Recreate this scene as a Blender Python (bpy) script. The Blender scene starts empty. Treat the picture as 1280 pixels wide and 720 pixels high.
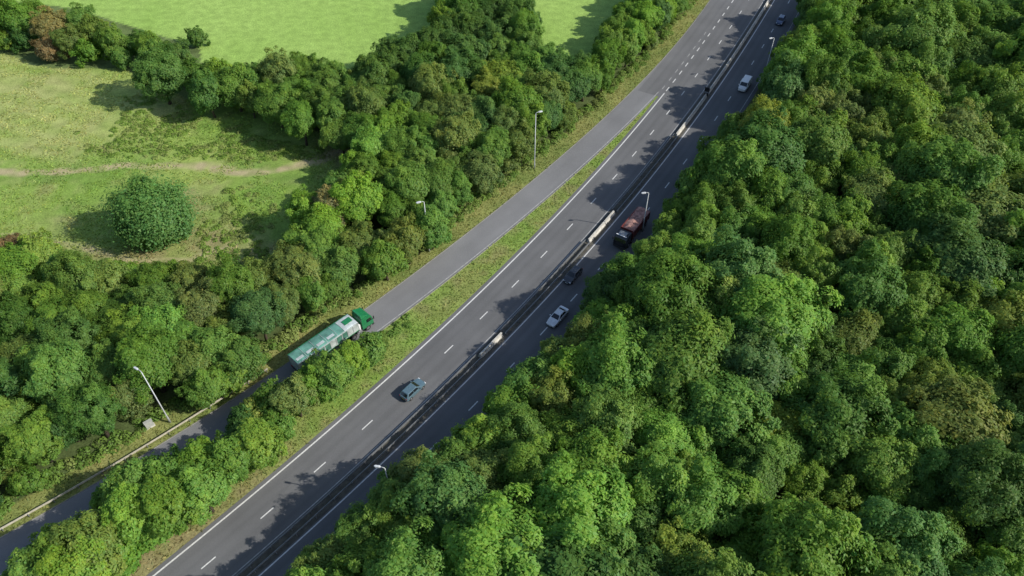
import bpy, bmesh, math, random
import numpy as np
from mathutils import Vector, Matrix
random.seed(11)
rng = np.random.default_rng(7)
R = math.radians
scene = bpy.context.scene
C = scene.collection

# ------------------------------------------------------------ camera model
F, TH, H = 940.0, R(46), 92.0
cT, sT = math.cos(TH), math.sin(TH)
def G(px, py, z=0.0):
    u, v = (px-640)/F, (py-360)/F
    rx, ry, rz = u, cT - v*sT, -sT - v*cT
    t = (z-H)/rz
    return (rx*t, ry*t)
def P(x, y, z=0.0):
    d = y*cT - (z-H)*sT
    u = y*sT + (z-H)*cT
    return 640+F*x/d, 360-F*u/d

# ------------------------------------------------------------ helpers
def np_mesh(name, V, Fc, col=None):
    V = np.asarray(V, dtype=np.float32); Fc = np.asarray(Fc, dtype=np.int32)
    me = bpy.data.meshes.new(name)
    n, k = Fc.shape
    me.vertices.add(len(V)); me.vertices.foreach_set('co', V.ravel())
    me.loops.add(n*k); me.loops.foreach_set('vertex_index', Fc.ravel())
    me.polygons.add(n); me.polygons.foreach_set('loop_start', np.arange(0, n*k, k, dtype=np.int32))
    me.update(calc_edges=True)
    if col is not None:
        a = me.color_attributes.new('tint', 'FLOAT_COLOR', 'POINT')
        rgba = np.ones((len(V), 4), dtype=np.float32); rgba[:, :3] = col
        a.data.foreach_set('color', rgba.ravel())
    return me

def link(name, me, mat=None, parent=None):
    o = bpy.data.objects.new(name, me); C.objects.link(o)
    if mat is not None and me is not None and len(me.materials) == 0: me.materials.append(mat)
    if parent is not None: o.parent = parent
    return o
def tag(o, label=None, cat=None, group=None, kind=None):
    if label: o['label'] = label
    if cat: o['category'] = cat
    if group: o['group'] = group
    if kind: o['kind'] = kind
    return o
def empty(name, x, y, z=0, rz=0):
    o = bpy.data.objects.new(name, None); C.objects.link(o)
    o.location = (x, y, z); o.rotation_euler = (0, 0, rz); o.empty_display_size = .5
    return o

class MB:
    def __init__(s): s.v = []; s.f = []
    def add(s, vs, fs):
        b = len(s.v); s.v += [tuple(p) for p in vs]; s.f += [tuple(i+b for i in f) for f in fs]; return s
    def box(s, x, y, z, sx, sy, sz, tx=1, ty=1):
        a, b, c = sx/2, sy/2, sz/2
        vs = [(x-a, y-b, z-c), (x+a, y-b, z-c), (x+a, y+b, z-c), (x-a, y+b, z-c),
              (x-a*tx, y-b*ty, z+c), (x+a*tx, y-b*ty, z+c), (x+a*tx, y+b*ty, z+c), (x-a*tx, y+b*ty, z+c)]
        return s.add(vs, [(3, 2, 1, 0), (4, 5, 6, 7), (0, 1, 5, 4), (1, 2, 6, 5), (2, 3, 7, 6), (3, 0, 4, 7)])
    def loft(s, rings):
        n = len(rings[0]); vs = [p for r in rings for p in r]; fs = []
        for i in range(len(rings)-1):
            for j in range(n):
                k = (j+1) % n
                fs.append((i*n+j, i*n+k, (i+1)*n+k, (i+1)*n+j))
        fs.append(tuple(range(n))[::-1]); fs.append(tuple((len(rings)-1)*n+j for j in range(n)))
        return s.add(vs, fs)
    def tube(s, pts, rad, n=8):
        rings = []
        for i, p in enumerate(pts):
            p = Vector(p)
            a = Vector(pts[max(0, i-1)]); b = Vector(pts[min(len(pts)-1, i+1)])
            t = (b-a).normalized()
            u = t.cross(Vector((0, 0, 1)) if abs(t.z) < .9 else Vector((1, 0, 0))).normalized(); w = t.cross(u)
            r = rad[i] if hasattr(rad, '__len__') else rad
            rings.append([p + u*r*math.cos(2*math.pi*k/n) + w*r*math.sin(2*math.pi*k/n) for k in range(n)])
        return s.loft(rings)
    def build(s, name, mat, parent=None, bevel=0, smooth=False):
        me = bpy.data.meshes.new(name); me.from_pydata(s.v, [], s.f)
        bm = bmesh.new(); bm.from_mesh(me)
        bmesh.ops.recalc_face_normals(bm, faces=bm.faces)
        if bevel: bmesh.ops.bevel(bm, geom=list(bm.edges), offset=bevel, segments=2, affect='EDGES', profile=.5)
        bm.to_mesh(me); bm.free()
        if smooth:
            for p in me.polygons: p.use_smooth = True
        return link(name, me, mat, parent)

_ng = np.random.default_rng(99).random((64, 64))
def vnoise(x, y, sc, seed=0):
    x = np.asarray(x, float)/sc + seed*7.31; y = np.asarray(y, float)/sc + seed*3.77
    xi, yi = np.floor(x).astype(int), np.floor(y).astype(int)
    fx, fy = x-xi, y-yi; fx = fx*fx*(3-2*fx); fy = fy*fy*(3-2*fy)
    g = lambda a, b: _ng[a % 64, b % 64]
    return (g(xi, yi)*(1-fx)+g(xi+1, yi)*fx)*(1-fy) + (g(xi, yi+1)*(1-fx)+g(xi+1, yi+1)*fx)*fy
def inpoly(px, py, poly):
    px = np.asarray(px, float); py = np.asarray(py, float); ins = np.zeros(px.shape, bool)
    n = len(poly)
    for i in range(n):
        x1, y1 = poly[i]; x2, y2 = poly[(i+1) % n]
        if y1 == y2: continue
        c = ((y1 > py) != (y2 > py)) & (px < (x2-x1)*(py-y1)/(y2-y1)+x1)
        ins ^= c
    return ins

# ------------------------------------------------------------ materials
def nm(name):
    m = bpy.data.materials.new(name); m.use_nodes = True
    nt = m.node_tree; nt.nodes.clear()
    out = nt.nodes.new('ShaderNodeOutputMaterial')
    return m, nt, out
def paint(name, col, rough=.5, metal=0, coat=0, var=.12, scale=3, spec=.5):
    m, nt, out = nm(name); N = nt.nodes; L = nt.links
    b = N.new('ShaderNodeBsdfPrincipled'); b.inputs['Roughness'].default_value = rough
    b.inputs['Metallic'].default_value = metal; b.inputs['Coat Weight'].default_value = coat
    b.inputs['Specular IOR Level'].default_value = spec
    tc = N.new('ShaderNodeTexCoord'); no = N.new('ShaderNodeTexNoise'); no.inputs['Scale'].default_value = scale
    no.inputs['Detail'].default_value = 6
    mp = N.new('ShaderNodeMapRange'); mp.inputs[1].default_value = .3; mp.inputs[2].default_value = .7
    mp.inputs[3].default_value = 1-var; mp.inputs[4].default_value = 1+var
    mx = N.new('ShaderNodeVectorMath'); mx.operation = 'SCALE'; mx.inputs[0].default_value = col[:3]
    L.new(tc.outputs['Object'], no.inputs['Vector']); L.new(no.outputs['Fac'], mp.inputs[0])
    L.new(mp.outputs[0], mx.inputs['Scale']); L.new(mx.outputs[0], b.inputs['Base Color'])
    L.new(b.outputs[0], out.inputs[0]); return m
def foliage(name, use_obj=True, trans=.3):
    m, nt, out = nm(name); N = nt.nodes; L = nt.links
    at = N.new('ShaderNodeAttribute'); at.attribute_name = 'tint'
    cs = at.outputs['Color']
    if use_obj:
        oi = N.new('ShaderNodeObjectInfo')
        mx = N.new('ShaderNodeVectorMath'); mx.operation = 'MULTIPLY'
        L.new(at.outputs['Color'], mx.inputs[0]); L.new(oi.outputs['Color'], mx.inputs[1]); cs = mx.outputs[0]
    d = N.new('ShaderNodeBsdfDiffuse'); t = N.new('ShaderNodeBsdfTranslucent'); g = N.new('ShaderNodeBsdfGlossy')
    g.inputs['Roughness'].default_value = .5; g.inputs['Color'].default_value = (.85, .85, .8, 1)
    wt = N.new('ShaderNodeVectorMath'); wt.operation = 'MULTIPLY'; wt.inputs[1].default_value = (1.45, 1.4, .9)
    L.new(cs, d.inputs['Color']); L.new(cs, wt.inputs[0]); L.new(wt.outputs[0], t.inputs['Color'])
    m1 = N.new('ShaderNodeMixShader'); m1.inputs[0].default_value = trans
    L.new(d.outputs[0], m1.inputs[1]); L.new(t.outputs[0], m1.inputs[2])
    m2 = N.new('ShaderNodeMixShader'); m2.inputs[0].default_value = .012
    L.new(m1.outputs[0], m2.inputs[1]); L.new(g.outputs[0], m2.inputs[2])
    L.new(m2.outputs[0], out.inputs[0]); return m
def groundmat(name, s1=.9, s2=9, v1=.25, v2=.3, bump=.5, rough=.95):
    m, nt, out = nm(name); N = nt.nodes; L = nt.links
    b = N.new('ShaderNodeBsdfPrincipled'); b.inputs['Roughness'].default_value = rough
    b.inputs['Specular IOR Level'].default_value = .15
    at = N.new('ShaderNodeAttribute'); at.attribute_name = 'tint'
    geo = N.new('ShaderNodeNewGeometry')
    prev = at.outputs['Color']
    for sc, v in ((s1, v1), (s2, v2)):
        no = N.new('ShaderNodeTexNoise'); no.inputs['Scale'].default_value = sc; no.inputs['Detail'].default_value = 5
        L.new(geo.outputs['Position'], no.inputs['Vector'])
        mp = N.new('ShaderNodeMapRange'); mp.inputs[1].default_value = .32; mp.inputs[2].default_value = .68
        mp.inputs[3].default_value = 1-v; mp.inputs[4].default_value = 1+v
        L.new(no.outputs['Fac'], mp.inputs[0])
        mx = N.new('ShaderNodeVectorMath'); mx.operation = 'SCALE'
        L.new(prev, mx.inputs[0]); L.new(mp.outputs[0], mx.inputs['Scale']); prev = mx.outputs[0]; last = no
    bp = N.new('ShaderNodeBump'); bp.inputs['Strength'].default_value = bump; bp.inputs['Distance'].default_value = .1
    L.new(last.outputs['Fac'], bp.inputs['Height']); L.new(bp.outputs[0], b.inputs['Normal'])
    L.new(prev, b.inputs['Base Color']); L.new(b.outputs[0], out.inputs[0]); return m

M = dict(
    leaf=foliage('leaf', True, .45), grassblade=foliage('grass_blade', False, .3),
    ground=groundmat('ground', .5, 3.0, .15, .24, .6), path=groundmat('path_earth', .6, 5, .15, .2, .4),
    asphalt=groundmat('asphalt', .12, 14, .09, .11, .15, .85),
    bark=paint('bark', (.09, .065, .045), .9, var=.3, scale=6),
    white=paint('road_paint', (.62, .62, .6), .7, var=.22, scale=5),
    faint=paint('worn_paint', (.36, .36, .35), .8, var=.3, scale=2),
    kerb=paint('kerb_stone', (.24, .235, .2), .9, var=.25, scale=4),
    concrete=paint('pale_concrete', (.50, .48, .43), .85, var=.22, scale=1.5),
    reserve=paint('reserve_tarmac', (.085, .08, .065), .9, var=.35, scale=1.2),
    steel=paint('galvanised_steel', (.26, .27, .28), .5, .4, var=.15),
    palesteel=paint('pale_rail', (.52, .48, .38), .6, .1, var=.2),
    pole=paint('lamp_pole_grey', (.42, .44, .44), .5, .3),
    lantern=paint('lantern_grey', (.62, .64, .65), .4, .1),
    lens=paint('lantern_lens', (.7, .7, .66), .2),
    glass=paint('dark_glass', (.012, .016, .02), .06, var=.05, spec=.8),
    tyre=paint('tyre_rubber', (.018, .018, .018), .85), rim=paint('alloy_rim', (.4, .41, .42), .3, .8),
    black=paint('black_paint', (.012, .012, .014), .3, coat=.5), plastic=paint('dark_plastic', (.03, .03, .032), .6),
    lamp=paint('headlamp', (.75, .77, .8), .1), tail=paint('tail_lamp', (.35, .01, .01), .2),
    yellow=paint('plate_yellow', (.6, .42, .03), .4), wplate=paint('plate_white', (.7, .7, .7), .4),
    bluegrey=paint('blue_grey_paint', (.12, .20, .24), .25, .3, 1), silver=paint('silver_paint', (.70, .72, .73), .25, .1, 1),
    whitep=paint('white_paint', (.8, .8, .8), .4, 0, .5, .03), navy=paint('navy_paint', (.06, .09, .17), .25, .3, 1),
    darkcar=paint('charcoal_paint', (.05, .053, .06), .25, .3, 1),
    green=paint('lorry_green', (.015, .18, .065), .35, 0, .6, .15), teal=paint('teal_sheet', (.10, .25, .20), .6, 0, 0, .4, .8),
    tealdark=paint('teal_side', (.07, .19, .14), .5, 0, .2, .35, .9),
    sheet=paint('pale_side', (.48, .53, .52), .4, .2, 0, .3, 1.0),
    maroon=paint('maroon_body', (.15, .035, .032), .5), load=paint('red_earth_load', (.34, .19, .16), .95, var=.5, scale=2.2),
    cabinet=paint('cabinet_grey', (.38, .39, .37), .6),
)

# ------------------------------------------------------------ curves
class Curve:
    def __init__(s, pxpts, deg, ylo, yhi):
        g = np.array([G(*p) for p in pxpts])
        s.c = np.polyfit(g[:, 1]/100, g[:, 0], deg); s.lo, s.hi = ylo, yhi
        ys = np.arange(-60, 420, .5); xs = s.fx(ys)
        seg = np.hypot(np.diff(xs), np.diff(ys)); S = np.concatenate([[0], np.cumsum(seg)])
        s.len = S[-1]; s.S = S; s.xs = xs; s.ys = ys
    def fx(s, y):
        y = np.asarray(y, float); yc = np.clip(y, s.lo, s.hi); d = np.polyder(s.c)
        return np.polyval(s.c, yc/100) + np.polyval(d, yc/100)/100*(y-yc)
    def slope(s, y):
        return np.polyval(np.polyder(s.c), np.clip(y, s.lo, s.hi)/100)/100
    def off(s, x, y):      # signed distance, + to the left
        k = s.slope(y); return (s.fx(y)-x)/np.sqrt(1+k*k)
    def at(s, t, d=0):
        x = np.interp(t, s.S, s.xs); y = np.interp(t, s.S, s.ys); k = float(s.slope(y)); l = math.hypot(k, 1)
        tx, ty = k/l, 1/l
        return float(x-ty*d), float(y+tx*d), tx, ty
    def near(s, x, y):
        i = int(np.argmin((s.xs-x)**2+(s.ys-y)**2)); return float(s.S[i])
    def sp(s, px, py): return s.near(*G(px, py))

main = Curve([(307, 720), (372, 664), (432, 607), (500, 545), (560, 487), (616, 430), (680, 362), (735, 303), (772, 262), (815, 212), (852, 162), (885, 115), (912, 77), (938, 38), (962, 0)], 3, 36, 205)
SW = 5.45   # width of the slip road
tp = []
for k in range(11):
    q = main.at(main.sp(833, 124)+2+k*6.5, 8.8+SW); tp.append(P(q[0], q[1]))
slip = Curve(tp+[(748, 148), (688, 204), (636, 250), (580, 297), (526, 338), (463, 383), (400, 428), (345, 466), (290, 500), (190, 556), (80, 630), (0, 674)], 5, 46, 203)

def ribbon(name, cv, d0, d1, s0, s1, z, mat, ncol=1, step=1.0, colf=None, kind='structure', parent=None, zf=None):
    n = max(2, int((s1-s0)/step)+1); ss = np.linspace(s0, s1, n); ds = np.linspace(d0, d1, ncol+1)
    V = []; col = []
    for t in ss:
        for d in ds:
            x, y, _, _ = cv.at(t, d); V.append((x, y, z))
            if colf: col.append(colf(t, d))
    k = ncol+1; Fc = []
    for i in range(n-1):
        for j in range(ncol):
            a = i*k+j; Fc.append((a, a+1, a+k+1, a+k) if d1 < d0 else (a, a+k, a+k+1, a+1))
    me = np_mesh(name, V, Fc, np.array(col) if colf else None)
    o = link(name, me, mat, parent)
    if kind: o['kind'] = kind
    return o
def sweep(mb, cv, off, prof, s0, s1, step=2.0):
    n = max(2, int((s1-s0)/step)+1); rings = []
    for t in np.linspace(s0, s1, n):
        rings.append([(*cv.at(t, off+d)[:2], z) for d, z in prof])
    mb.loft(rings)

# ------------------------------------------------------------ regions (outlines traced on the map of the ground)
belt = [(-200, 310), (0, 312), (60, 322), (115, 345), (200, 356), (290, 352), (350, 332), (362, 300), (372, 278), (405, 252), (445, 226), (452, 195), (405, 168), (345, 145), (295, 128), (250, 125), (255, 98), (330, 100), (370, 90), (440, 100), (490, 70), (545, 60), (565, -40), (650, -40), (660, 75), (745, 90), (770, 40), (830, -60), (900, -60), (885, 0), (840, 55), (785, 110), (720, 160), (640, 245), (560, 315), (460, 375), (340, 455), (180, 550), (80, 615), (0, 655), (-200, 760)]
hedge = [(-100, 0), (0, 0), (90, 10), (250, 60), (255, 118), (235, 125), (150, 85), (60, 85), (0, 65), (-100, 60)]
topf = [(-400, -300), (1000, -300), (880, 0), (740, 80), (660, 80), (440, 85), (330, 85), (250, 80), (150, 45), (60, 10), (-300, 0)]

def ground_col(x, y):
    x = np.asarray(x, float); y = np.asarray(y, float)
    ysafe = np.maximum(y, 12)
    px, py = P(x, ysafe, 0)
    dm = main.off(x, y); ds = slip.off(x, y)
    n1 = vnoise(x, y, 15, 1); n2 = vnoise(x, y, 4.5, 2); n3 = vnoise(x, y, 1.6, 3); n4 = vnoise(x, y, 8, 14)
    mix = lambda a, b, t: a*(1-t[..., None]) + b*t[..., None]
    A = lambda *c: np.array(c, float)
    one = np.ones(x.shape)
    # meadow
    m = mix(A(.185, .295, .055)*one[..., None], A(.265, .345, .085), np.clip((n1-.35)*2.2, 0, 1))
    m = mix(m, A(.125, .225, .045), np.clip((n2-.45)*2.2, 0, 1)*.6)
    m = mix(m, A(.32, .33, .13), np.clip((n3-.52)*2.0, 0, 1)*.4)
    m = mix(m, A(.27, .255, .12), np.clip((n4-.62)*3.2, 0, 1)*np.clip(.3+n3, 0, 1)*.65)
    left = np.clip((210-px)/130, 0, 1)*np.clip((215-py)/40, 0, 1)
    m = mix(m, A(.33, .38, .12), left*.6*(.4+.8*n2).clip(0, 1))
    st = .5+.5*np.sin((x*.35+y*.94)*1.1+n1*4)
    m = mix(m, A(.41, .42, .17), left*st*.4)
    bare = np.exp(-((px-170)/75)**2-((py-328)/13)**2) + np.exp(-((px-425)/28)**2-((py-184)/16)**2)*1.2 + .6*np.exp(-((px-260)/50)**2-((py-300)/20)**2)
    m = mix(m, A(.27, .21, .12), np.clip(bare*.9*(.3+n3), 0, 1))
    # upper field
    t = mix(A(.25, .395, .085)*one[..., None], A(.29, .43, .105), n1)
    t = mix(t, A(.22, .36, .075), np.clip((n2-.6)*1.5, 0, 1)*.3)
    st2 = .5+.5*np.sin((x*.96+y*.25)*.9)
    t = mix(t, A(.31, .45, .12), st2*.15)
    c = np.where((inpoly(px, py, topf) | (py < 30))[..., None], t, m)
    # beneath the trees
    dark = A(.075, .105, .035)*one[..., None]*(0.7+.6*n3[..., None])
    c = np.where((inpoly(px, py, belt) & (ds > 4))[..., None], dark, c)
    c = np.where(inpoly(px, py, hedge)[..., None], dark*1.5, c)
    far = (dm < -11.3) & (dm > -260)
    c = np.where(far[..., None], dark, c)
    # verges
    v1 = mix(A(.26, .26, .09)*one[..., None], A(.16, .21, .055), n2)
    c = np.where(((ds > -.5) & (ds < 4.2))[..., None], v1, c)
    v2 = mix(A(.22, .26, .075)*one[..., None], A(.18, .28, .055), np.clip(n2*1.4-.2, 0, 1))
    v2 = mix(v2, A(.25, .19, .11), np.clip((n3-.45)*2, 0, 1)*.45)
    low = np.clip((420-px)/150, 0, 1)
    v2 = mix(v2, A(.27, .22, .12), low*(.25+.6*n3))
    c = np.where(((ds < -4.5) & (dm > 8))[..., None], v2, c)
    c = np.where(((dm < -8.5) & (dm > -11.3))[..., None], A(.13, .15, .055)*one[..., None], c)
    return c

# ground sheet
def axis(lo, hi, st, far):
    a = list(np.arange(lo, hi+.01, st)); d = st; v = hi
    while v < far: d *= 1.35; v += d; a.append(v)
    d = st; v = lo
    while v > -far: d *= 1.35; v -= d; a.insert(0, v)
    return np.array(a)
gx = axis(-150, 140, .7, 3000); gy = axis(25, 270, .7, 3000)
X, Y = np.meshgrid(gx, gy)
nx, ny = len(gx), len(gy)
V = np.stack([X.ravel(), Y.ravel(), np.zeros(X.size)], 1)
ii = (np.arange(ny-1)[:, None]*nx + np.arange(nx-1)[None, :]).ravel()
Fc = np.stack([ii, ii+1, ii+nx+1, ii+nx], 1)
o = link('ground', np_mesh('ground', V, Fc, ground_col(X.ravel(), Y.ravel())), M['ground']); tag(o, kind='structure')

# field path
def path_mesh(name, pts, hw, z, strength=1.0):
    g = np.array([G(*p) for p in pts]); t = np.linspace(0, len(g)-1, 300)
    xs = np.interp(t, range(len(g)), g[:, 0]); ys = np.interp(t, range(len(g)), g[:, 1])
    k = np.ones(15)/15
    xs = np.convolve(np.pad(xs, 7, 'edge'), k, 'valid'); ys = np.convolve(np.pad(ys, 7, 'edge'), k, 'valid')
    V = []; col = []
    tx = np.gradient(xs); ty = np.gradient(ys); l = np.hypot(tx, ty); tx /= l; ty /= l
    for i in range(len(xs)):
        w = hw*(.6+.8*vnoise(xs[i], ys[i], 4, 5)); sh = (vnoise(xs[i], ys[i], 5, 15)-.5)*1.2
        for d in np.linspace(-1, 1, 11):
            x = xs[i]-ty[i]*(d*w+sh); y = ys[i]+tx[i]*(d*w+sh); V.append((x, y, z))
            f = max(0, 1-abs(d)**1.6)*strength*max(0, .3+1.2*float(vnoise(x, y, 1.5, 6))); f = min(f, 1)
            col.append(ground_col(np.array([x]), np.array([y]))[0]*(1-f)+np.array((.38, .335, .185))*f)
    Fc = [(i*11+j, i*11+j+1, (i+1)*11+j+1, (i+1)*11+j) for i in range(len(xs)-1) for j in range(10)]
    return link(name, np_mesh(name, V, Fc, np.array(col)), M['path'])
p = path_mesh('path', [(-120, 225), (0, 214), (60, 216), (110, 211), (160, 206), (210, 207), (260, 210), (300, 216), (350, 213), (390, 203), (430, 188)], 1.6, .006); tag(p, kind='structure')
p = path_mesh('path', [(-60, 300), (0, 296), (60, 302), (110, 312), (160, 326), (230, 326), (300, 305)], 1.1, .004, .8); tag(p, kind='structure')

# ------------------------------------------------------------ roads
def acol(base, wheel, warm=0):
    def f(t, d):
        w = 0
        for c in wheel: w += math.exp(-((d-c)/.38)**2)
        n = float(vnoise(t, d*3, 25, 3)); n2 = float(vnoise(t, d*6, 6, 4))
        v = base*(1-.11*min(w, 1)+.16*(n-.5)+.1*(n2-.5))
        return (v*(1+warm), v*1.01, v*(1.03-warm))
    return f
s_lo, s_hi = 20, main.len-5
tracks = [2.3, 3.9, 6.0, 7.6]
ribbon('road', main, 9.3, -9.4, s_lo, s_hi, .024, M['asphalt'], 40, 2, acol(.138, tracks+[-q for q in tracks]))
slo, shi = slip.sp(0, 674)-60, slip.len-5
ribbon('road', slip, 0, -SW, slo, shi, .018, M['asphalt'], 14, 2, acol(.19, [], 0))
ribbon('central_reserve', main, .95, -.95, s_lo, s_hi, .030, M['reserve'])
nose = None
for t in np.arange(slip.sp(700, 230), slip.len, .5):
    x, y, _, _ = slip.at(t, -SW+.35)
    nose = (x, y, t)
    if P(x, y)[1] < 116: break
sn = main.near(nose[0], nose[1])
ribbon('road', main, 14.3, 9.3, sn-2, s_hi, .020, M['asphalt'], 10, 2, acol(.15, [12.3, 10.4], .0))
mk = MB(); mf = MB()
def line(cv, d, s0, s1, w=.15, step=2, mb=None):
    mb = mb or mk
    n = max(2, int((s1-s0)/step)+1); r = [(cv.at(t, d-w/2), cv.at(t, d+w/2)) for t in np.linspace(s0, s1, n)]
    vs = [(q[0], q[1], .031) for pr in r for q in pr]
    mb.add(vs, [(2*i, 2*i+1, 2*i+3, 2*i+2) for i in range(n-1)])
line(main, 8.6, s_lo, sn, .22); line(main, 1.25, s_lo, s_hi, .14, 2, mf); line(main, -1.25, s_lo, s_hi, .18); line(main, -8.6, s_lo, s_hi, .14, 2, mf)
ph = main.sp(262, 708) % 9
for k in range(0, int(s_hi/9)):
    s0 = ph+k*9-1
    if s0 < s_lo+2 or s0 > s_hi-4: continue
    line(main, 4.95, s0, s0+2.1, .17, 1); line(main, -4.95, s0+3, s0+5.1, .17, 1)
for k in range(0, 60):
    s0 = sn+1+k*4.2
    if s0 < s_hi-4:
        line(main, 8.6, s0, s0+1.9, .19, 1)
        if k < 8: line(main, 9.7, s0+.4, s0+2.0, .14, 1, mf)
line(slip, -SW+.35, slo, nose[2], .15, 2, mf)
for k in range(1, 5):
    t = nose[2]-k*3.0
    a = slip.at(t, -SW+.3); m0 = main.near(a[0], a[1]); b = main.at(m0-1.5, 8.75)
    mf.add([(a[0], a[1], .031), (b[0], b[1], .031), (b[0]-.1, b[1]+.3, .031), (a[0]-.1, a[1]+.3, .031)], [(0, 1, 2, 3)])
tag(mk.build('road_markings', M['white']), kind='structure'); tag(mf.build('worn_road_markings', M['faint']), kind='structure')
kb = MB(); pr = [(0, 0), (.12, 0), (.12, .09), (.02, .10)]
sweep(kb, slip, 0, pr, slo, shi)
sweep(kb, slip, -SW-.12, pr, slo, nose[2]-12)
tag(kb.build('kerb', M['kerb']), kind='structure')

# ------------------------------------------------------------ barriers
def steel_barrier(cv, off, s0, s1, mat, label, group=None, h=.62, name='crash_barrier', gap=3.2):
    root = empty(name, 0, 0)
    tag(root, label, 'crash barrier', group)
    mb = MB(); sweep(mb, cv, off, [(-.05, h-.16), (.03, h-.12), (-.03, h), (.03, h+.12), (-.05, h+.16), (-.09, h+.16), (-.09, h-.16)], s0, s1, 2.5)
    mb.build('rail', mat, root)
    n = int((s1-s0)/gap); pm = None
    for i in range(n+1):
        x, y, tx, ty = cv.at(s0+.3+i*gap, off-.12)
        if pm is None:
            q = MB(); q.box(0, 0, h*.5, .10, .12, h*1.0); po = q.build('post', M['steel'], root); pm = po.data
        else: po = link('post', pm, None, root)
        po.location = (x, y, .03); po.rotation_euler = (0, 0, math.atan2(ty, tx))
    return root
sA = main.sp(300, 726)-8; sB = main.sp(598, 447); sC = main.sp(628, 418); sD = main.sp(733, 305); sE = main.sp(768, 265); sF = main.sp(846, 172); sG = main.sp(962, 0)+25
gg = 'guardrails along the central reserve'
steel_barrier(main, .55, sA, sB, M['steel'], 'near grey steel guardrail on the left side of the central reserve, bottom of photo', gg)
steel_barrier(main, -.45, sA, sB, M['steel'], 'near grey steel guardrail on the right side of the central reserve, bottom of photo', gg)
steel_barrier(main, .55, sC, sD, M['steel'], 'middle grey guardrail, left rail of the pair between the two pale concrete blocks', gg)
steel_barrier(main, -.45, sC, sD, M['steel'], 'middle grey guardrail, right rail of the pair between the two pale concrete blocks', gg)
steel_barrier(main, .55, sE, sF, M['steel'], 'far grey guardrail, left rail of the pair beside the maroon lorry', gg)
steel_barrier(main, -.45, sE, sF, M['steel'], 'far grey guardrail, right rail of the pair beside the maroon lorry', gg)
def conc(s0, s1, label):
    root = empty('concrete_barrier', 0, 0); tag(root, label, 'concrete barrier', 'pale concrete barriers in the central reserve')
    t = s0
    while t < s1-.5:
        e = min(t+5.9, s1); mb = MB(); sweep(mb, main, 0, [(-.34, .03), (-.32, .18), (-.17, .36), (-.13, .78), (.13, .78), (.17, .36), (.32, .18), (.34, .03)], t, e, 2)
        mb.build('barrier_unit', M['concrete'], root); t = e+.03
conc(sB+.3, sC-.3, 'short pale concrete barrier between the blue grey car and silver car')
conc(sD+.3, sE-.3, 'pale concrete barrier in the central reserve beside the maroon lorry')
conc(sF+.3, sG, 'long pale concrete barrier running to the top of the photo')
s0 = slip.sp(0, 674)-6; s1 = slip.sp(338, 470)
steel_barrier(slip, .9, s0, s1, M['palesteel'], 'pale guardrail along the shaded slip road in the lower left', None)

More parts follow.
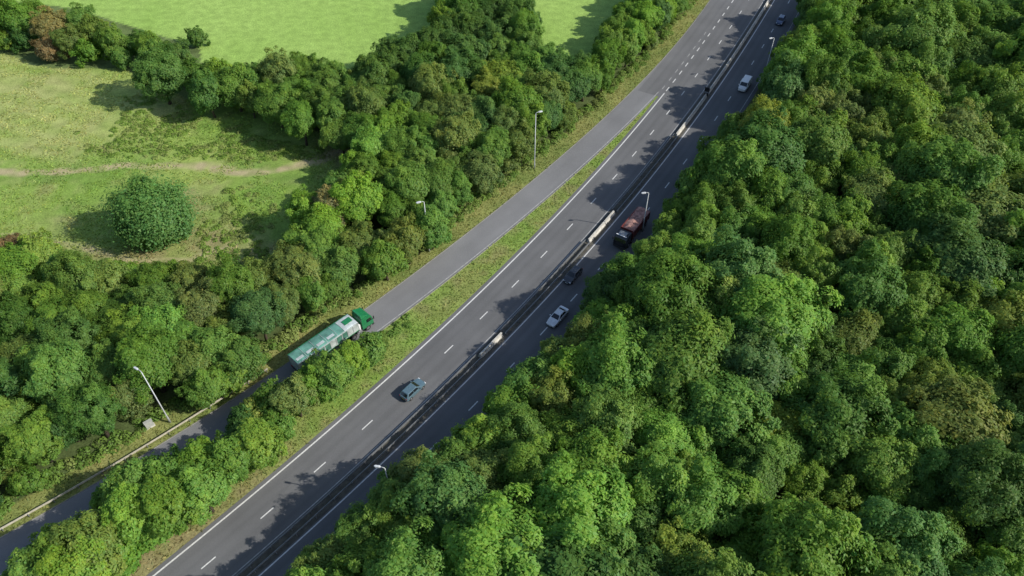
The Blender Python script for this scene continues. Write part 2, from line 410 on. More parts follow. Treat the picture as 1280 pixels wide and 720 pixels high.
# ------------------------------------------------------------ trees
def make_crown(seed, Rr, hz, zc, nl, nleaf, leaf, low=-.55, sub=5, rl=(.13, .27), spiky=0, cone=0, rad_=(.55, .92), spread=.13):
    rs = np.random.default_rng(seed)
    i = np.arange(nl)+.5; ph = i*2.39996+rs.random()*6; cz = 1-(1-low)*i/nl
    rr = np.sqrt(1-cz**2); D = np.stack([rr*np.cos(ph), rr*np.sin(ph), cz], 1)
    D += rs.normal(0, .2, D.shape); D /= np.linalg.norm(D, axis=1)[:, None]
    a, b = rs.random(2)*6.28
    pa = np.arctan2(D[:, 1], D[:, 0])
    asym = 1+.2*np.sin(2*pa+a)+.14*np.sin(3*pa+b)
    if cone: asym = 1+.06*np.sin(2*pa+a)+.05*np.sin(3*pa+b)
    ctr = D*np.array([Rr, Rr, hz])*(rs.uniform(rad_[0], rad_[1], nl)*asym)[:, None]
    if cone: ctr[:, :2] *= (1-cone*np.clip(ctr[:, 2]/hz, -.15, 1))[:, None]
    # body mass inside, so that the small outer clumps sit on something
    nb = 8; Db = rs.normal(0, 1, (nb, 3)); Db /= np.linalg.norm(Db, axis=1)[:, None]
    cb = Db*np.array([Rr, Rr, hz])*.34; rb = Rr*rs.uniform(.40, .52, nb)
    r = Rr*rs.uniform(rl[0], rl[1], nl); tl = 1+rs.uniform(-spread, spread, nl)
    D = np.concatenate([D, Db]); ctr = np.concatenate([ctr, cb]); r = np.concatenate([r, rb]); tl = np.concatenate([tl, np.full(nb, .97)]); nl2 = len(r)
    cs = [ctr]; rad = [r]; tn = [tl]
    for k in range(sub):
        d = D*.8+rs.normal(0, .6, D.shape); d /= np.linalg.norm(d, axis=1)[:, None]
        cs.append(ctr+d*(r*rs.uniform(.7, 1.3, nl2))[:, None]); rad.append(r*rs.uniform(.22, .5, nl2)); tn.append(tl*rs.uniform(.92, 1.12, nl2))
    c = np.concatenate(cs); r = np.concatenate(rad); tn = np.concatenate(tn)
    od = c/np.array([Rr, Rr, hz]); od /= np.linalg.norm(od, axis=1)[:, None]+1e-6
    n = int(nleaf*2.0); idx = rs.choice(len(c), n, p=r**2/np.sum(r**2))
    d = rs.normal(0, 1, (n, 3))+od[idx]*.9; d /= np.linalg.norm(d, axis=1)[:, None]
    k = rs.uniform(.70, 1.16, n)+(rs.random(n)**3)*(.5+spiky)
    p = c[idx]+d*(r[idx]*k)[:, None]
    keep = np.ones(n, bool)
    for j in range(len(c)):
        dd = np.sum((p-c[j])**2, axis=1) < (r[j]*.66)**2
        keep &= ~(dd & (idx != j))
    p = p[keep][:nleaf]; d = d[keep][:nleaf]; idx = idx[keep][:nleaf]; n = len(p)
    nn = d*.55+od[idx]*.55+rs.normal(0, .34, (n, 3))+np.array([0, 0, .55]); nn /= np.linalg.norm(nn, axis=1)[:, None]
    u = np.cross(nn, rs.normal(0, 1, (n, 3))); u /= np.linalg.norm(u, axis=1)[:, None]; v = np.cross(nn, u)
    s = (leaf*rs.uniform(.5, 1.35, n))[:, None]; a = s*rs.uniform(.6, .95, n)[:, None]; b = s*rs.uniform(.28, .5, n)[:, None]
    tp_ = np.clip(p[:, 2]/hz, -.6, 1)
    p = p+np.array([0, 0, zc])
    p[:, 2] = np.maximum(p[:, 2], .1)
    V = np.stack([p+u*a, p+v*b, p-u*a, p-v*b], 1).reshape(-1, 3)
    Fc = np.arange(4*n).reshape(n, 4)
    L = tn[idx]*rs.uniform(.86, 1.14, n); h = rs.normal(0, .25, n)+(tn[idx]-1)*1.5+.22*tp_
    col = np.stack([L*(1+.36*h), L*(1+.05*tp_), L*(1-.25*h)], 1).clip(.2, 2.5)
    return np_mesh('crown', V, Fc, np.repeat(col, 4, axis=0))
def make_trunk(seed, h, r0, zc, Rr):
    rs = random.Random(seed); mb = MB()
    mb.tube([(0, 0, -.1), (0.05*h*rs.uniform(-1, 1), .02*h, h*.4), (.05*h*rs.uniform(-1, 1), 0, h*.8)], [r0*1.25, r0*.8, r0*.25])
    for k in range(6):
        a = k*1.05+rs.random(); z0 = h*rs.uniform(.25, .55)
        mb.tube([(0, 0, z0), (Rr*.3*math.cos(a), Rr*.3*math.sin(a), z0+h*.12), (Rr*.62*math.cos(a), Rr*.62*math.sin(a), z0+h*.28)], [r0*.4, r0*.25, r0*.08], 6)
    me = mb.build('trunk', M['bark'], None, 0, True); d = me.data; bpy.data.objects.remove(me); return d
KIND = {'large': [], 'medium': [], 'bush': []}
for s in range(9):
    KIND['large'].append((make_crown(10+s, 5.3, 4.2+.7*(s % 3), 8.3, [44, 62, 84][s % 3], 34000, [.29, .27, .25][s % 3], rl=[(.16, .30), (.12, .25), (.09, .2)][s % 3]), make_trunk(s, 12, .32, 8, 5), 5.4, 8.3))
for s in range(6):
    KIND['medium'].append((make_crown(30+s, 3.6, 3.6+.6*(s % 3), 5.6, 34+10*(s % 3), 18000, .24, -.7, cone=.3*(s % 2)), make_trunk(s+20, 8.5, .2, 5.5, 3.4), 3.7, 5.6))
for s in range(4):
    KIND['bush'].append((make_crown(50+s, 2.2, 2.0, 2.1, 24+4*(s % 3), 7000, .21, -.85), make_trunk(s+40, 3.4, .1, 2, 2), 2.3, 2.1))
for k in KIND:
    for t in KIND[k]:
        t[0].materials.append(M['leaf'])

COL = {'dark green': (.10, .20, .046), 'mid green': (.145, .265, .05), 'bright green': (.185, .325, .056), 'yellow green': (.24, .33, .066),
       'olive green': (.18, .255, .065), 'brown tinted': (.225, .225, .085), 'blue green': (.115, .23, .062), 'rusty red': (.235, .18, .08)}
trees = []   # x,y,R
def plant(x, y, kind, sc, cname, zone, group, label=None, hs=1.0, var=None):
    me, tr, r0, zc = KIND[kind][random.randrange(len(KIND[kind])) if var is None else var]
    nmn = {'large': 'broadleaf_tree', 'medium': 'young_tree', 'bush': 'shrub'}[kind]
    root = empty(nmn, x, y, 0, random.uniform(0, 6.28)); root.scale = (sc, sc*random.uniform(.85, 1.15), sc*hs)
    px, py = P(x, y, zc*sc*hs)
    a = min(100, max(0, round(px/12.8))); b = min(100, max(0, round(py/7.2)))
    kd = {'large': 'tall', 'medium': 'smaller', 'bush': 'low'}[kind]
    if label is None:
        label = '%s %s %s %s, %d%% across, %d%% down photo' % (kd, cname, 'shrub' if kind == 'bush' else 'tree', zone, a, b)
    tag(root, label, 'shrub' if kind == 'bush' else 'tree', group)
    c = link('crown', me, None, root); k = random.uniform(.86, 1.14); q = COL[cname]; w = random.uniform(.92, 1.09)
    c.color = (q[0]*k*w, q[1]*k, q[2]*k*random.uniform(.8, 1.25), 1)
    link('trunk', tr, None, root)
    trees.append((x, y, r0*sc)); return root
def place_px(px, py, kind, sc, cname, zone, group, label=None, hs=1.0):
    z = KIND[kind][0][3]*sc*hs; x, y = G(px, py, z); return plant(x, y, kind, sc, cname, zone, group, label, hs)

lone = make_crown(77, 6.1, 7.2, 5.4, 190, 46000, .31, -.62, 3, (.07, .14), .9, .60, (.6, .92)); lone.materials.append(M['leaf'])
x, y = G(190, 268, 5)
root = empty('meadow_tree', x, y); tag(root, 'dense conical green tree standing alone in the meadow', 'tree')
c = link('crown', lone, None, root); c.color = (.125, .255, .068, 1); link('trunk', make_trunk(99, 9, .35, 5, 6), None, root)
trees.append((x, y, 8.5))

gI = 'shrubs and small trees on the verge between slip road and main road'
for px, py, k, sc, cn in [(460, 438, 'bush', 1.25, 'mid green'), (438, 450, 'medium', .72, 'bright green'), (412, 466, 'medium', .85, 'mid green'), (392, 480, 'medium', .8, 'mid green'), (368, 496, 'medium', .8, 'olive green'),
        (345, 505, 'bush', 1.4, 'mid green'), (323, 515, 'bush', 1.2, 'yellow green'), (304, 532, 'bush', 1.2, 'dark green'), (348, 530, 'bush', 1.2, 'bright green'),
        (320, 556, 'medium', .9, 'bright green'), (288, 572, 'medium', .95, 'mid green'), (248, 582, 'medium', .92, 'bright green'), (208, 598, 'medium', .95, 'mid green'), (168, 612, 'medium', .95, 'bright green'),
        (250, 612, 'medium', .95, 'bright green'), (205, 632, 'medium', 1.0, 'mid green'), (165, 642, 'medium', 1.0, 'bright green'), (185, 662, 'bush', 1.3, 'bright green'), (142, 628, 'bush', 1.2, 'mid green'),
        (110, 684, 'medium', 1.0, 'olive green'), (140, 690, 'bush', 1.4, 'bright green'), (68, 698, 'medium', .95, 'mid green'), (90, 715, 'medium', 1.0, 'bright green'), (40, 722, 'medium', .95, 'mid green'), (474, 426, 'bush', .7, 'olive green')]:
    place_px(px, py, k, sc, cn, 'on verge between the roads', gI, None, 1.08)
gH = 'bushes of the hedge in the top left'
for px, py, k, sc, cn in [(-10, 15, 'medium', 1.1, 'dark green'), (15, 22, 'medium', 1.1, 'mid green'), (30, 48, 'bush', 1.4, 'dark green'), (5, 50, 'bush', 1.3, 'mid green'), (42, 15, 'medium', .9, 'mid green'), (62, 32, 'medium', 1.0, 'brown tinted'),
        (60, 60, 'bush', 1.5, 'rusty red'), (88, 50, 'medium', .9, 'olive green'), (100, 25, 'medium', .9, 'mid green'), (118, 38, 'medium', 1.0, 'olive green'), (112, 62, 'bush', 1.5, 'mid green'), (140, 50, 'medium', .9, 'mid green'), (150, 70, 'bush', 1.3, 'mid green'),
        (172, 55, 'bush', 1.5, 'dark green'), (198, 90, 'large', .95, 'mid green'), (188, 60, 'medium', .9, 'mid green'), (218, 70, 'medium', .9, 'dark green'), (245, 45, 'bush', 1.2, 'dark green'), (240, 92, 'bush', 1.4, 'mid green'), (262, 95, 'medium', .9, 'mid green')]:
    place_px(px, py, k, sc, cn, 'in the top left hedge', gH)
gR = 'trees of the wood right of the road'; gL = 'trees of the belt left of the road'
for px, py, k, sc, cn in [(498, 622, 'medium', 1.0, 'mid green'), (528, 600, 'medium', 1.0, 'olive green'), (452, 672, 'large', .75, 'mid green'), (505, 660, 'large', .8, 'bright green'), (420, 712, 'large', .75, 'olive green'), (395, 728, 'medium', .9, 'mid green'),
        (834, 292, 'medium', .85, 'bright green'), (850, 266, 'medium', .85, 'mid green'), (822, 322, 'large', .72, 'bright green'), (878, 258, 'large', .8, 'mid green'), (786, 345, 'medium', 1.0, 'mid green'), (755, 370, 'medium', 1.0, 'dark green'), (752, 408, 'large', .75, 'mid green'), (862, 330, 'large', .9, 'bright green'),
        (730, 430, 'bush', 1.3, 'rusty red'), (700, 452, 'medium', 1.0, 'olive green'), (668, 480, 'medium', 1.05, 'mid green'), (690, 500, 'large', .8, 'olive green'), (638, 515, 'medium', 1.0, 'mid green'), (605, 548, 'medium', 1.05, 'bright green'), (650, 545, 'large', .8, 'mid green'), (568, 580, 'medium', 1.0, 'mid green'), (600, 600, 'large', .8, 'olive green'),
        (722, 645, 'large', 1.15, 'bright green'), (1050, 520, 'large', 1.15, 'dark green')]:
    place_px(px, py, k, sc, cn, 'in right hand wood', gR, None, 1.0)
for px, py, k, sc, cn in [(538, 283, 'medium', .95, 'mid green'), (508, 300, 'medium', 1.0, 'olive green'), (520, 268, 'medium', .8, 'mid green'), (480, 322, 'medium', .95, 'mid green'), (590, 38, 'large', .8, 'dark green'), (622, 45, 'large', .8, 'dark green'), (508, 68, 'large', .75, 'dark green'), (545, 78, 'large', .8, 'mid green'),
        (270, 438, 'medium', .95, 'mid green'), (242, 456, 'medium', .9, 'olive green'), (298, 448, 'medium', .85, 'mid green'), (285, 470, 'bush', 1.4, 'bright green'), (255, 482, 'medium', .8, 'mid green')]:
    place_px(px, py, k, sc, cn, 'in left belt', gL, None, 1.0)

hintL = [(415, 262, 'brown tinted', 20), (20, 318, 'rusty red', 16), (55, 320, 'yellow green', 22), (40, 355, 'bright green', 30), (610, 15, 'dark green', 45), (500, 60, 'dark green', 50), (570, 80, 'dark green', 40), (380, 120, 'mid green', 40),
         (440, 85, 'olive green', 18), (540, 220, 'mid green', 40), (480, 200, 'bright green', 30), (370, 290, 'bright green', 40), (230, 370, 'olive green', 25), (330, 365, 'olive green', 25), (500, 280, 'mid green', 30), (440, 290, 'olive green', 20),
         (100, 370, 'mid green', 40), (660, 80, 'mid green', 30), (620, 105, 'yellow green', 16), (700, 90, 'dark green', 30)]
hintR = [(1050, 155, 'olive green', 40), (1000, 290, 'mid green', 40), (870, 320, 'bright green', 50), (820, 310, 'bright green', 25), (930, 290, 'mid green', 30), (720, 650, 'bright green', 55), (945, 560, 'olive green', 18),
         (1040, 520, 'dark green', 40), (1130, 250, 'olive green', 30), (1200, 190, 'olive green', 25), (900, 210, 'mid green', 50), (860, 250, 'dark green', 40), (1120, 40, 'mid green', 60), (980, 60, 'mid green', 30), (1190, 420, 'mid green', 50), (650, 690, 'mid green', 25),
         (760, 480, 'mid green', 40), (690, 500, 'olive green', 28), (850, 580, 'bright green', 50), (590, 600, 'mid green', 24), (945, 150, 'yellow green', 25), (885, 375, 'yellow green', 18), (1100, 450, 'mid green', 45), (1150, 600, 'mid green', 60), (930, 660, 'mid green', 50), (1235, 600, 'dark green', 50), (1000, 10, 'dark green', 30), (500, 640, 'mid green', 40)]
def pick(px, py, hints, w):
    for hx, hy, cn, rr in hints:
        if (px-hx)**2+(py-hy)**2 < rr*rr: return cn
    return random.choices(list(w), list(w.values()))[0]
WR = {'mid green': 12, 'bright green': 3.5, 'dark green': 3.5, 'olive green': 2.5, 'blue green': 1.5, 'yellow green': .5}
WL = {'mid green': 11, 'bright green': 3.5, 'dark green': 2.5, 'olive green': 3, 'blue green': .7}
keepout = [(790, 285, 19), (772, 300, 9), (697, 395, 17), (716, 345, 7), (931, 106, 18), (976, 25, 17), (811, 245, 6), (962, 60, 6), (988, 0, 5), (912, 140, 6), (882, 172, 6), (855, 205, 6)]
def scatter(n, box, kind, scr, ok, fac, hints, w, zone, group, hsr=(.9, 1.15)):
    cnt = 0
    for _ in range(n):
        x = random.uniform(box[0], box[1]); y = random.uniform(box[2], box[3]); sc = random.uniform(*scr)
        r0 = KIND[kind][0][2]*sc; zc = KIND[kind][0][3]*sc
        px, py = P(x, y, zc)
        if not ok(x, y, px, py, r0): continue
        bad = False
        for a, b, c in trees:
            if (a-x)**2+(b-y)**2 < (fac*(c+r0))**2: bad = True; break
        if bad: continue
        hs = random.uniform(*hsr)
        px, py = P(x, y, zc*hs); rp = r0*F/(y*cT+(H-zc)*sT)
        if any((px-a)**2+(py-b)**2 < (rp*.98+c)**2 for a, b, c in keepout): continue
        plant(x, y, kind, sc, pick(px, py, hints, w), zone, group, None, hs); cnt += 1
    print('scatter', kind, zone, cnt)
def okR(x, y, px, py, r): return main.off(x, y) < -(10.4+.3*r) and -30 < px < 1325 and -25 < py < 765
def okL(x, y, px, py, r):
    if inpoly(np.array([px]), np.array([py-.5*r*7]), [(60, 170), (330, 170), (330, 322), (60, 322)])[0]: return False
    return slip.off(x, y) > 3.4+.6*r and bool(inpoly(np.array([px]), np.array([py+6]), belt)[0]) and -30 < px < 900 and -22 < py < 720
scatter(4000, (-45, 150, 20, 225), 'large', (1.1, 1.4), lambda x, y, px, py, r: okR(x, y, px, py, r) and main.off(x, y) < -20 and vnoise(x, y, 22, 31) > .5, .60, hintR, WR, 'in right hand wood', gR, (.85, 1.05))
scatter(9000, (-45, 150, 20, 225), 'large', (.65, 1.1), okR, .55, hintR, WR, 'in right hand wood', gR, (.95, 1.25))
scatter(9000, (-45, 150, 20, 225), 'medium', (.8, 1.2), okR, .51, hintR, WR, 'in right hand wood', gR, (1.05, 1.45))
scatter(4000, (-45, 90, 20, 225), 'bush', (.9, 1.3), lambda x, y, px, py, r: okR(x, y, px, py, r) and main.off(x, y) > -18, .55, hintR, WR, 'at right wood edge', 'shrubs at the edge of the right hand wood')
scatter(7000, (-120, 60, 40, 225), 'large', (.62, .9), okL, .57, hintL, WL, 'in left belt', gL, (.85, 1.1))
scatter(9000, (-120, 60, 40, 225), 'medium', (.7, 1.1), okL, .53, hintL, WL, 'in left belt', gL)
scatter(5000, (-120, 60, 40, 225), 'bush', (.8, 1.2), okL, .52, hintL, WL, 'in left belt', 'shrubs in the belt left of the road')

# ------------------------------------------------------------ grass and scrub (uncountable)
def tufts(name, pts, hgt, wid, label, var=.35, boost=1.0):
    n = len(pts); x, y = pts[:, 0], pts[:, 1]
    a = rng.random(n)*6.28; w = wid*rng.uniform(.5, 1.4, n); h = hgt*rng.uniform(.4, 1.4, n)
    b1 = np.stack([x-np.cos(a)*w, y-np.sin(a)*w, np.zeros(n)], 1); b2 = np.stack([x+np.cos(a)*w, y+np.sin(a)*w, np.zeros(n)], 1)
    tp = np.stack([x+rng.normal(0, 1, n)*h+.5*h, y+rng.normal(0, 1, n)*h, h], 1)
    V = np.stack([b1, b2, tp], 1).reshape(-1, 3); Fc = np.arange(3*n).reshape(n, 3)
    c = ground_col(x, y)*boost*rng.uniform(1-var, 1+var, n)[:, None]
    c[:, 0] *= rng.uniform(.85, 1.2, n)
    o = link(name, np_mesh(name, V, Fc, np.repeat(c, 3, axis=0)), M['grassblade']); tag(o, label, 'grass', kind='stuff')
N = 300000
x = rng.uniform(-150, 70, N); y = rng.uniform(38, 235, N); px, py = P(x, y, 0)
ds = slip.off(x, y); dm = main.off(x, y)
inf = (px > -40) & (px < 900) & (py > -30) & ~inpoly(px, py, belt) & ~inpoly(px, py, hedge) & ~inpoly(px, py, topf) & (ds > 4.3) & (vnoise(x, y, 4, 8) > .38)
pts = np.stack([x[inf], y[inf]], 1)[:65000]
tufts('meadow_grass', pts, .26, .15, 'rough tufted grass growing across the meadow and field', .32, 1.2)
N = 420000
x = rng.uniform(-110, 70, N); y = rng.uniform(30, 240, N); ds = slip.off(x, y); dm = main.off(x, y)
py = P(x, y, 0)[1]
inf = ((ds > .25) & (ds < 5)) | ((ds < -SW-.2) & (dm > 9.5) & (py > 122)) | ((dm < -9.6) & (dm > -12))
pts = np.stack([x[inf], y[inf]], 1)[:60000]
tufts('verge_grass', pts, .25, .10, 'dry olive grass along the road verges', .35, 1.15)
def scrub(name, centres, label, cols, leaf=.26, per=260):
    Vs = []; Cs = []
    for (x, y, r, h, ci) in centres:
        n = int(per*r*r*.5)+20
        d = rng.normal(0, 1, (n, 3)); d[:, 2] = abs(d[:, 2]); d /= np.linalg.norm(d, axis=1)[:, None]
        p = d*np.array([r, r, h])*rng.uniform(.75, 1.1, n)[:, None]+np.array([x, y, .05])
        nn = d*np.array([.7, .7, 1.2])+rng.normal(0, .35, (n, 3))+np.array([0, 0, .4]); nn /= np.linalg.norm(nn, axis=1)[:, None]
        u = np.cross(nn, rng.normal(0, 1, (n, 3))); u /= np.linalg.norm(u, axis=1)[:, None]; v = np.cross(nn, u)
        s = leaf*rng.uniform(.6, 1.3, n)[:, None]
        Vs.append(np.stack([p+u*s*.7, p+v*s*.5, p-u*s*.7, p-v*s*.5], 1).reshape(-1, 3))
        c = np.array(cols[ci])*rng.uniform(.8, 1.2, n)[:, None]*rng.uniform(.88, 1.12)
        Cs.append(np.repeat(c, 4, axis=0))
    V = np.concatenate(Vs); V[:, 2] = np.maximum(V[:, 2], .02); c = np.concatenate(Cs)
    o = link(name, np_mesh(name, V, np.arange(len(V)).reshape(-1, 4), c), M['grassblade']); tag(o, label, 'undergrowth', kind='stuff')
cc = []
zone1 = [(95, 165), (150, 120), (230, 122), (300, 150), (330, 175), (400, 185), (405, 198), (330, 204), (240, 198), (150, 198), (110, 190)]
zone2 = [(205, 320), (240, 260), (260, 230), (330, 235), (345, 255), (340, 290), (330, 330), (240, 340)]
zone3 = [(60, 305), (130, 325), (240, 335), (320, 335), (335, 352), (200, 358), (110, 345)]
for zz, n, th in ((zone1, 1300, .38), (zone2, 500, .5), (zone3, 350, .35)):
    k = 0
    while k < n:
        px, py = random.uniform(60, 410), random.uniform(115, 358)
        if not inpoly(np.array([px]), np.array([py]), zz)[0]: k += .2; continue
        x, y = G(px, py); k += 1
        if vnoise(x, y, 6, 9) < th: continue
        cc.append((x, y, random.uniform(.35, .9), random.uniform(.15, .5), random.randrange(3)))
scrub('bramble_scrub', cc, 'low brambles and scrub in the meadow beside the path', [(.17, .28, .05), (.21, .32, .06), (.25, .31, .09)], .22, 130)
cc = []
for t in np.arange(slo+30, shi-100, 1.1):
    for k in range(2):
        d = random.uniform(3.3, 6); x, y, _, _ = slip.at(t, d); cc.append((x, y, random.uniform(.5, 1.1), random.uniform(.4, 1.1), random.randrange(3)))
for t in np.arange(main.sp(300, 726)-10, main.sp(962, 0)+10, 1.2):
    x, y, _, _ = main.at(t, -random.uniform(11, 13.5)); cc.append((x, y, random.uniform(.6, 1.2), random.uniform(.5, 1.3), random.randrange(3)))
for t in np.arange(slo+20, slip.sp(480, 375), 1.0):
    x, y, _, _ = slip.at(t, -random.uniform(6.2, 8.5))
    if main.off(x, y) > 11.5: cc.append((x, y, random.uniform(.4, .9), random.uniform(.3, .9), random.randrange(3)))
scrub('verge_undergrowth', cc, 'leafy undergrowth along the foot of the trees beside the roads', [(.13, .23, .045), (.17, .27, .055), (.22, .28, .08)], .25, 170)

# ------------------------------------------------------------ vehicles
def wheel(parent, x, y, r, w):
    mb = MB(); mb.tube([(x, y-w/2, r), (x, y-w/2+.02, r), (x, y+w/2-.02, r), (x, y+w/2, r)], [r*.9, r, r, r*.9], 16)
    wh = mb.build('wheel', M['tyre'], parent)
    s = 1 if y > 0 else -1
    q = MB(); q.tube([(x, y+s*(w/2-.01), r), (x, y+s*(w/2+.012), r)], [r*.62, r*.55], 12); q.build('rim', M['rim'], wh)
def pane(name, parent, A, B, Cc, D, ins=.07, off=.012, mat=None, u0=None, u1=None):
    A, B, Cc, D = map(Vector, (A, B, Cc, D)); n = (B-A).cross(D-A).normalized()
    ce = (A+B+Cc+D)/4
    u0 = ins if u0 is None else u0; u1 = 1-ins if u1 is None else u1
    f = lambda u, v: (A*(1-u)+B*u)*(1-v)+(D*(1-u)+Cc*u)*v
    pts = [f(u0, ins), f(u1, ins), f(u1, 1-ins), f(u0, 1-ins)]
    if (ce-Vector((pane.cx, 0, ce.z-.1))).dot(n) < 0: n = -n
    mb = MB(); mb.add([p+n*off for p in pts]+[p-n*.01 for p in pts], [(0, 1, 2, 3), (7, 6, 5, 4), (0, 4, 5, 1), (1, 5, 6, 2), (2, 6, 7, 3), (3, 7, 4, 0)])
    return mb.build(name, mat or M['glass'], parent)
def ringc(x, w, zb, zs, zc):
    return [(x, -w*.88, zb), (x, -w, zb+.16), (x, -w, zs-.14), (x, -w*.92, zs), (x, -w*.5, zc), (x, w*.5, zc), (x, w*.92, zs), (x, w, zs-.14), (x, w, zb+.16), (x, w*.88, zb)]
def car(px, py, cv, sgn, mat, label, name='car', kind='hatch', yaw=0):
    x, y = G(px, py, .75); t = cv.near(x, y); _, _, tx, ty = cv.at(t)
    root = empty(name, x, y, .03, math.atan2(ty*sgn, tx*sgn)+yaw); tag(root, label, 'van' if kind == 'van' else 'car')
    if kind == 'van':
        st = [(2.45, .6, .4, .75, .8), (2.3, .85, .28, .95, 1.0), (1.7, .95, .25, 1.1, 1.18), (1.2, .97, .25, 1.2, 1.22), (-2.2, .97, .25, 1.2, 1.22), (-2.4, .93, .3, 1.15, 1.2)]
        zb, z1, xb0, xb1, xt0, xt1, wb, wt = 1.18, 1.98, -2.38, 1.6, -2.32, 1.0, .92, .82; ax, wr = (1.5, -1.45), .34
    elif kind == 'saloon':
        st = [(2.28, .55, .38, .58, .6), (2.15, .78, .24, .7, .74), (1.6, .88, .2, .82, .87), (.95, .9, .2, .92, .95), (-1.3, .9, .2, .96, .99), (-1.9, .87, .22, .95, .98), (-2.2, .8, .28, .88, .9), (-2.28, .66, .4, .7, .72)]
        zb, z1, xb0, xb1, xt0, xt1, wb, wt = .93, 1.42, -1.75, .98, -1.0, .2, .8, .6; ax, wr = (1.42, -1.38), .33
    else:
        st = [(2.1, .55, .38, .6, .62), (1.97, .78, .24, .72, .76), (1.45, .87, .2, .86, .91), (.9, .89, .2, .95, .98), (-1.3, .89, .2, .98, 1.0), (-1.85, .86, .22, .98, 1.0), (-2.08, .8, .3, .9, .92), (-2.13, .7, .42, .7, .72)]
        zb, z1, xb0, xb1, xt0, xt1, wb, wt = .96, 1.48, -2.0, .95, -1.6, .25, .8, .62; ax, wr = (1.3, -1.3), .33
    mb = MB(); mb.loft([ringc(*s) for s in st])
    c = .06
    def rr(x0, x1, w, z): return [(x0, -w+c, z), (x0+c, -w, z), (x1-c, -w, z), (x1, -w+c, z), (x1, w-c, z), (x1-c, w, z), (x0+c, w, z), (x0, w-c, z)]
    mb.loft([rr(xb0, xb1, wb, zb-.06), rr(xb0, xb1, wb, zb), rr(xt0, xt1, wt, z1-.04), rr(xt0+.08, xt1-.08, wt-.08, z1)])
    mb.build('body', mat, root, 0, False)
    pane.cx = (xb0+xb1)/2; zt = z1-.04
    pane('windscreen', root, (xb1, -wb, zb), (xb1, wb, zb), (xt1, wt, zt), (xt1, -wt, zt))
    pane('rear_window', root, (xb0, -wb, zb), (xb0, wb, zb), (xt0, wt, zt), (xt0, -wt, zt), .12)
    for s in (-1, 1):
        if kind == 'van':
            pane('side_window', root, (xb0, s*wb, zb), (xb1, s*wb, zb), (xt1, s*wt, zt), (xt0, s*wt, zt), .12, .012, None, .74, .93)
        else:
            pane('side_window', root, (xb0, s*wb, zb), (xb1, s*wb, zb), (xt1, s*wt, zt), (xt0, s*wt, zt), .10, .012, None, .12, .5)
            pane('side_window', root, (xb0, s*wb, zb), (xb1, s*wb, zb), (xt1, s*wt, zt), (xt0, s*wt, zt), .10, .012, None, .53, .88)
        w0 = st[1][1]; xf = st[0][0]; xr = st[-1][0]
        MB().box(xf-.14, s*(w0-.17), st[1][3]-.06, .2, .3, .14).build('headlight', M['lamp'], root, .02)
        MB().box(xr+.07, s*(w0-.13), st[-2][3]-.08, .1, .22, .18).build('tail_light', M['tail'], root, .02)
        MB().box(xb1-.28, s*(st[3][1]+.09), zb+.06, .14, .2, .13).build('door_mirror', mat, root, .02)
        for a in ax: wheel(root, a, s*(st[3][1]-.09), wr, .21)
    MB().box(xf+.005, 0, .42, .03, .5, .11).build('number_plate', M['wplate'], root)
    MB().box(xr-.005, 0, .55, .03, .5, .11).build('number_plate', M['yellow'], root)
    MB().box(xf-.03, 0, .32, .1, 1.0, .14).build('bumper', M['plastic'], root, .02)
    MB().box(xr+.03, 0, .36, .1, 1.2, .16).build('bumper', M['plastic'], root, .02)
    return root
car(516, 486, main, 1, M['bluegrey'], 'blue grey hatchback driving up the left carriageway, below the grass verge', kind='hatch')
car(697, 395, main, -1, M['silver'], 'silver white saloon car on the shaded right carriageway below the maroon lorry', kind='saloon')
car(716, 343, main, -1, M['darkcar'], 'dark car in tree shade just ahead of the maroon lorry', kind='hatch')
car(976, 25, main, -1, M['navy'], 'dark blue car at the very top of the right carriageway', kind='hatch')
car(931, 106, main, -1, M['whitep'], 'white van on the right carriageway near the tall lamp', 'van', 'van')

def lorry_cab(root, x0, mat, w=1.22, h=2.7, L=2.1, zb=.75, defl=True):
    mb = MB()
    prof = [(x0-L, zb), (x0-.02, zb), (x0, zb+.9), (x0-.28, zb+h-.45), (x0-.55, zb+h-.1), (x0-L, zb+h)]
    mb.loft([[(a, y, b) for a, b in prof] for y in (-w, -w+.05, w-.05, w)]); mb.build('cab', mat, root, .04)
    pane.cx = x0-L/2
    pane('windscreen', root, (x0, -w, zb+.95), (x0, w, zb+.95), (x0-.27, w, zb+h-.5), (x0-.27, -w, zb+h-.5), .06, .02)
    for s in (-1, 1):
        pane('side_window', root, (x0-1.35, s*w, zb+.95), (x0-.2, s*w, zb+.95), (x0-.4, s*w, zb+1.75), (x0-1.35, s*w, zb+1.75), .05, .015)
        MB().box(x0+.02, s*(w+.16), zb+1.4, .14, .18, .6).build('door_mirror', M['plastic'], root, .02)
        MB().box(x0-.01, s*(w-.3), zb-.12, .1, .4, .2).build('headlight', M['lamp'], root, .02)
    MB().box(x0-.1, 0, zb-.18, .35, 2*w, .36).build('bumper', M['plastic'], root, .04)
    MB().box(x0+.02, 0, zb+.55, .04, 1.5, .5).build('grille', M['plastic'], root)
    if defl:
        mb = MB(); mb.loft([[(x0-.75, y, zb+h-.02), (x0-L+.05, y, zb+h+.02), (x0-L+.05, y*.9, zb+h+.62), (x0-L+.35, y*.9, zb+h+.6)] for y in (-w+.12, 0, w-.12)]); mb.build('roof_deflector', mat, root, .02)
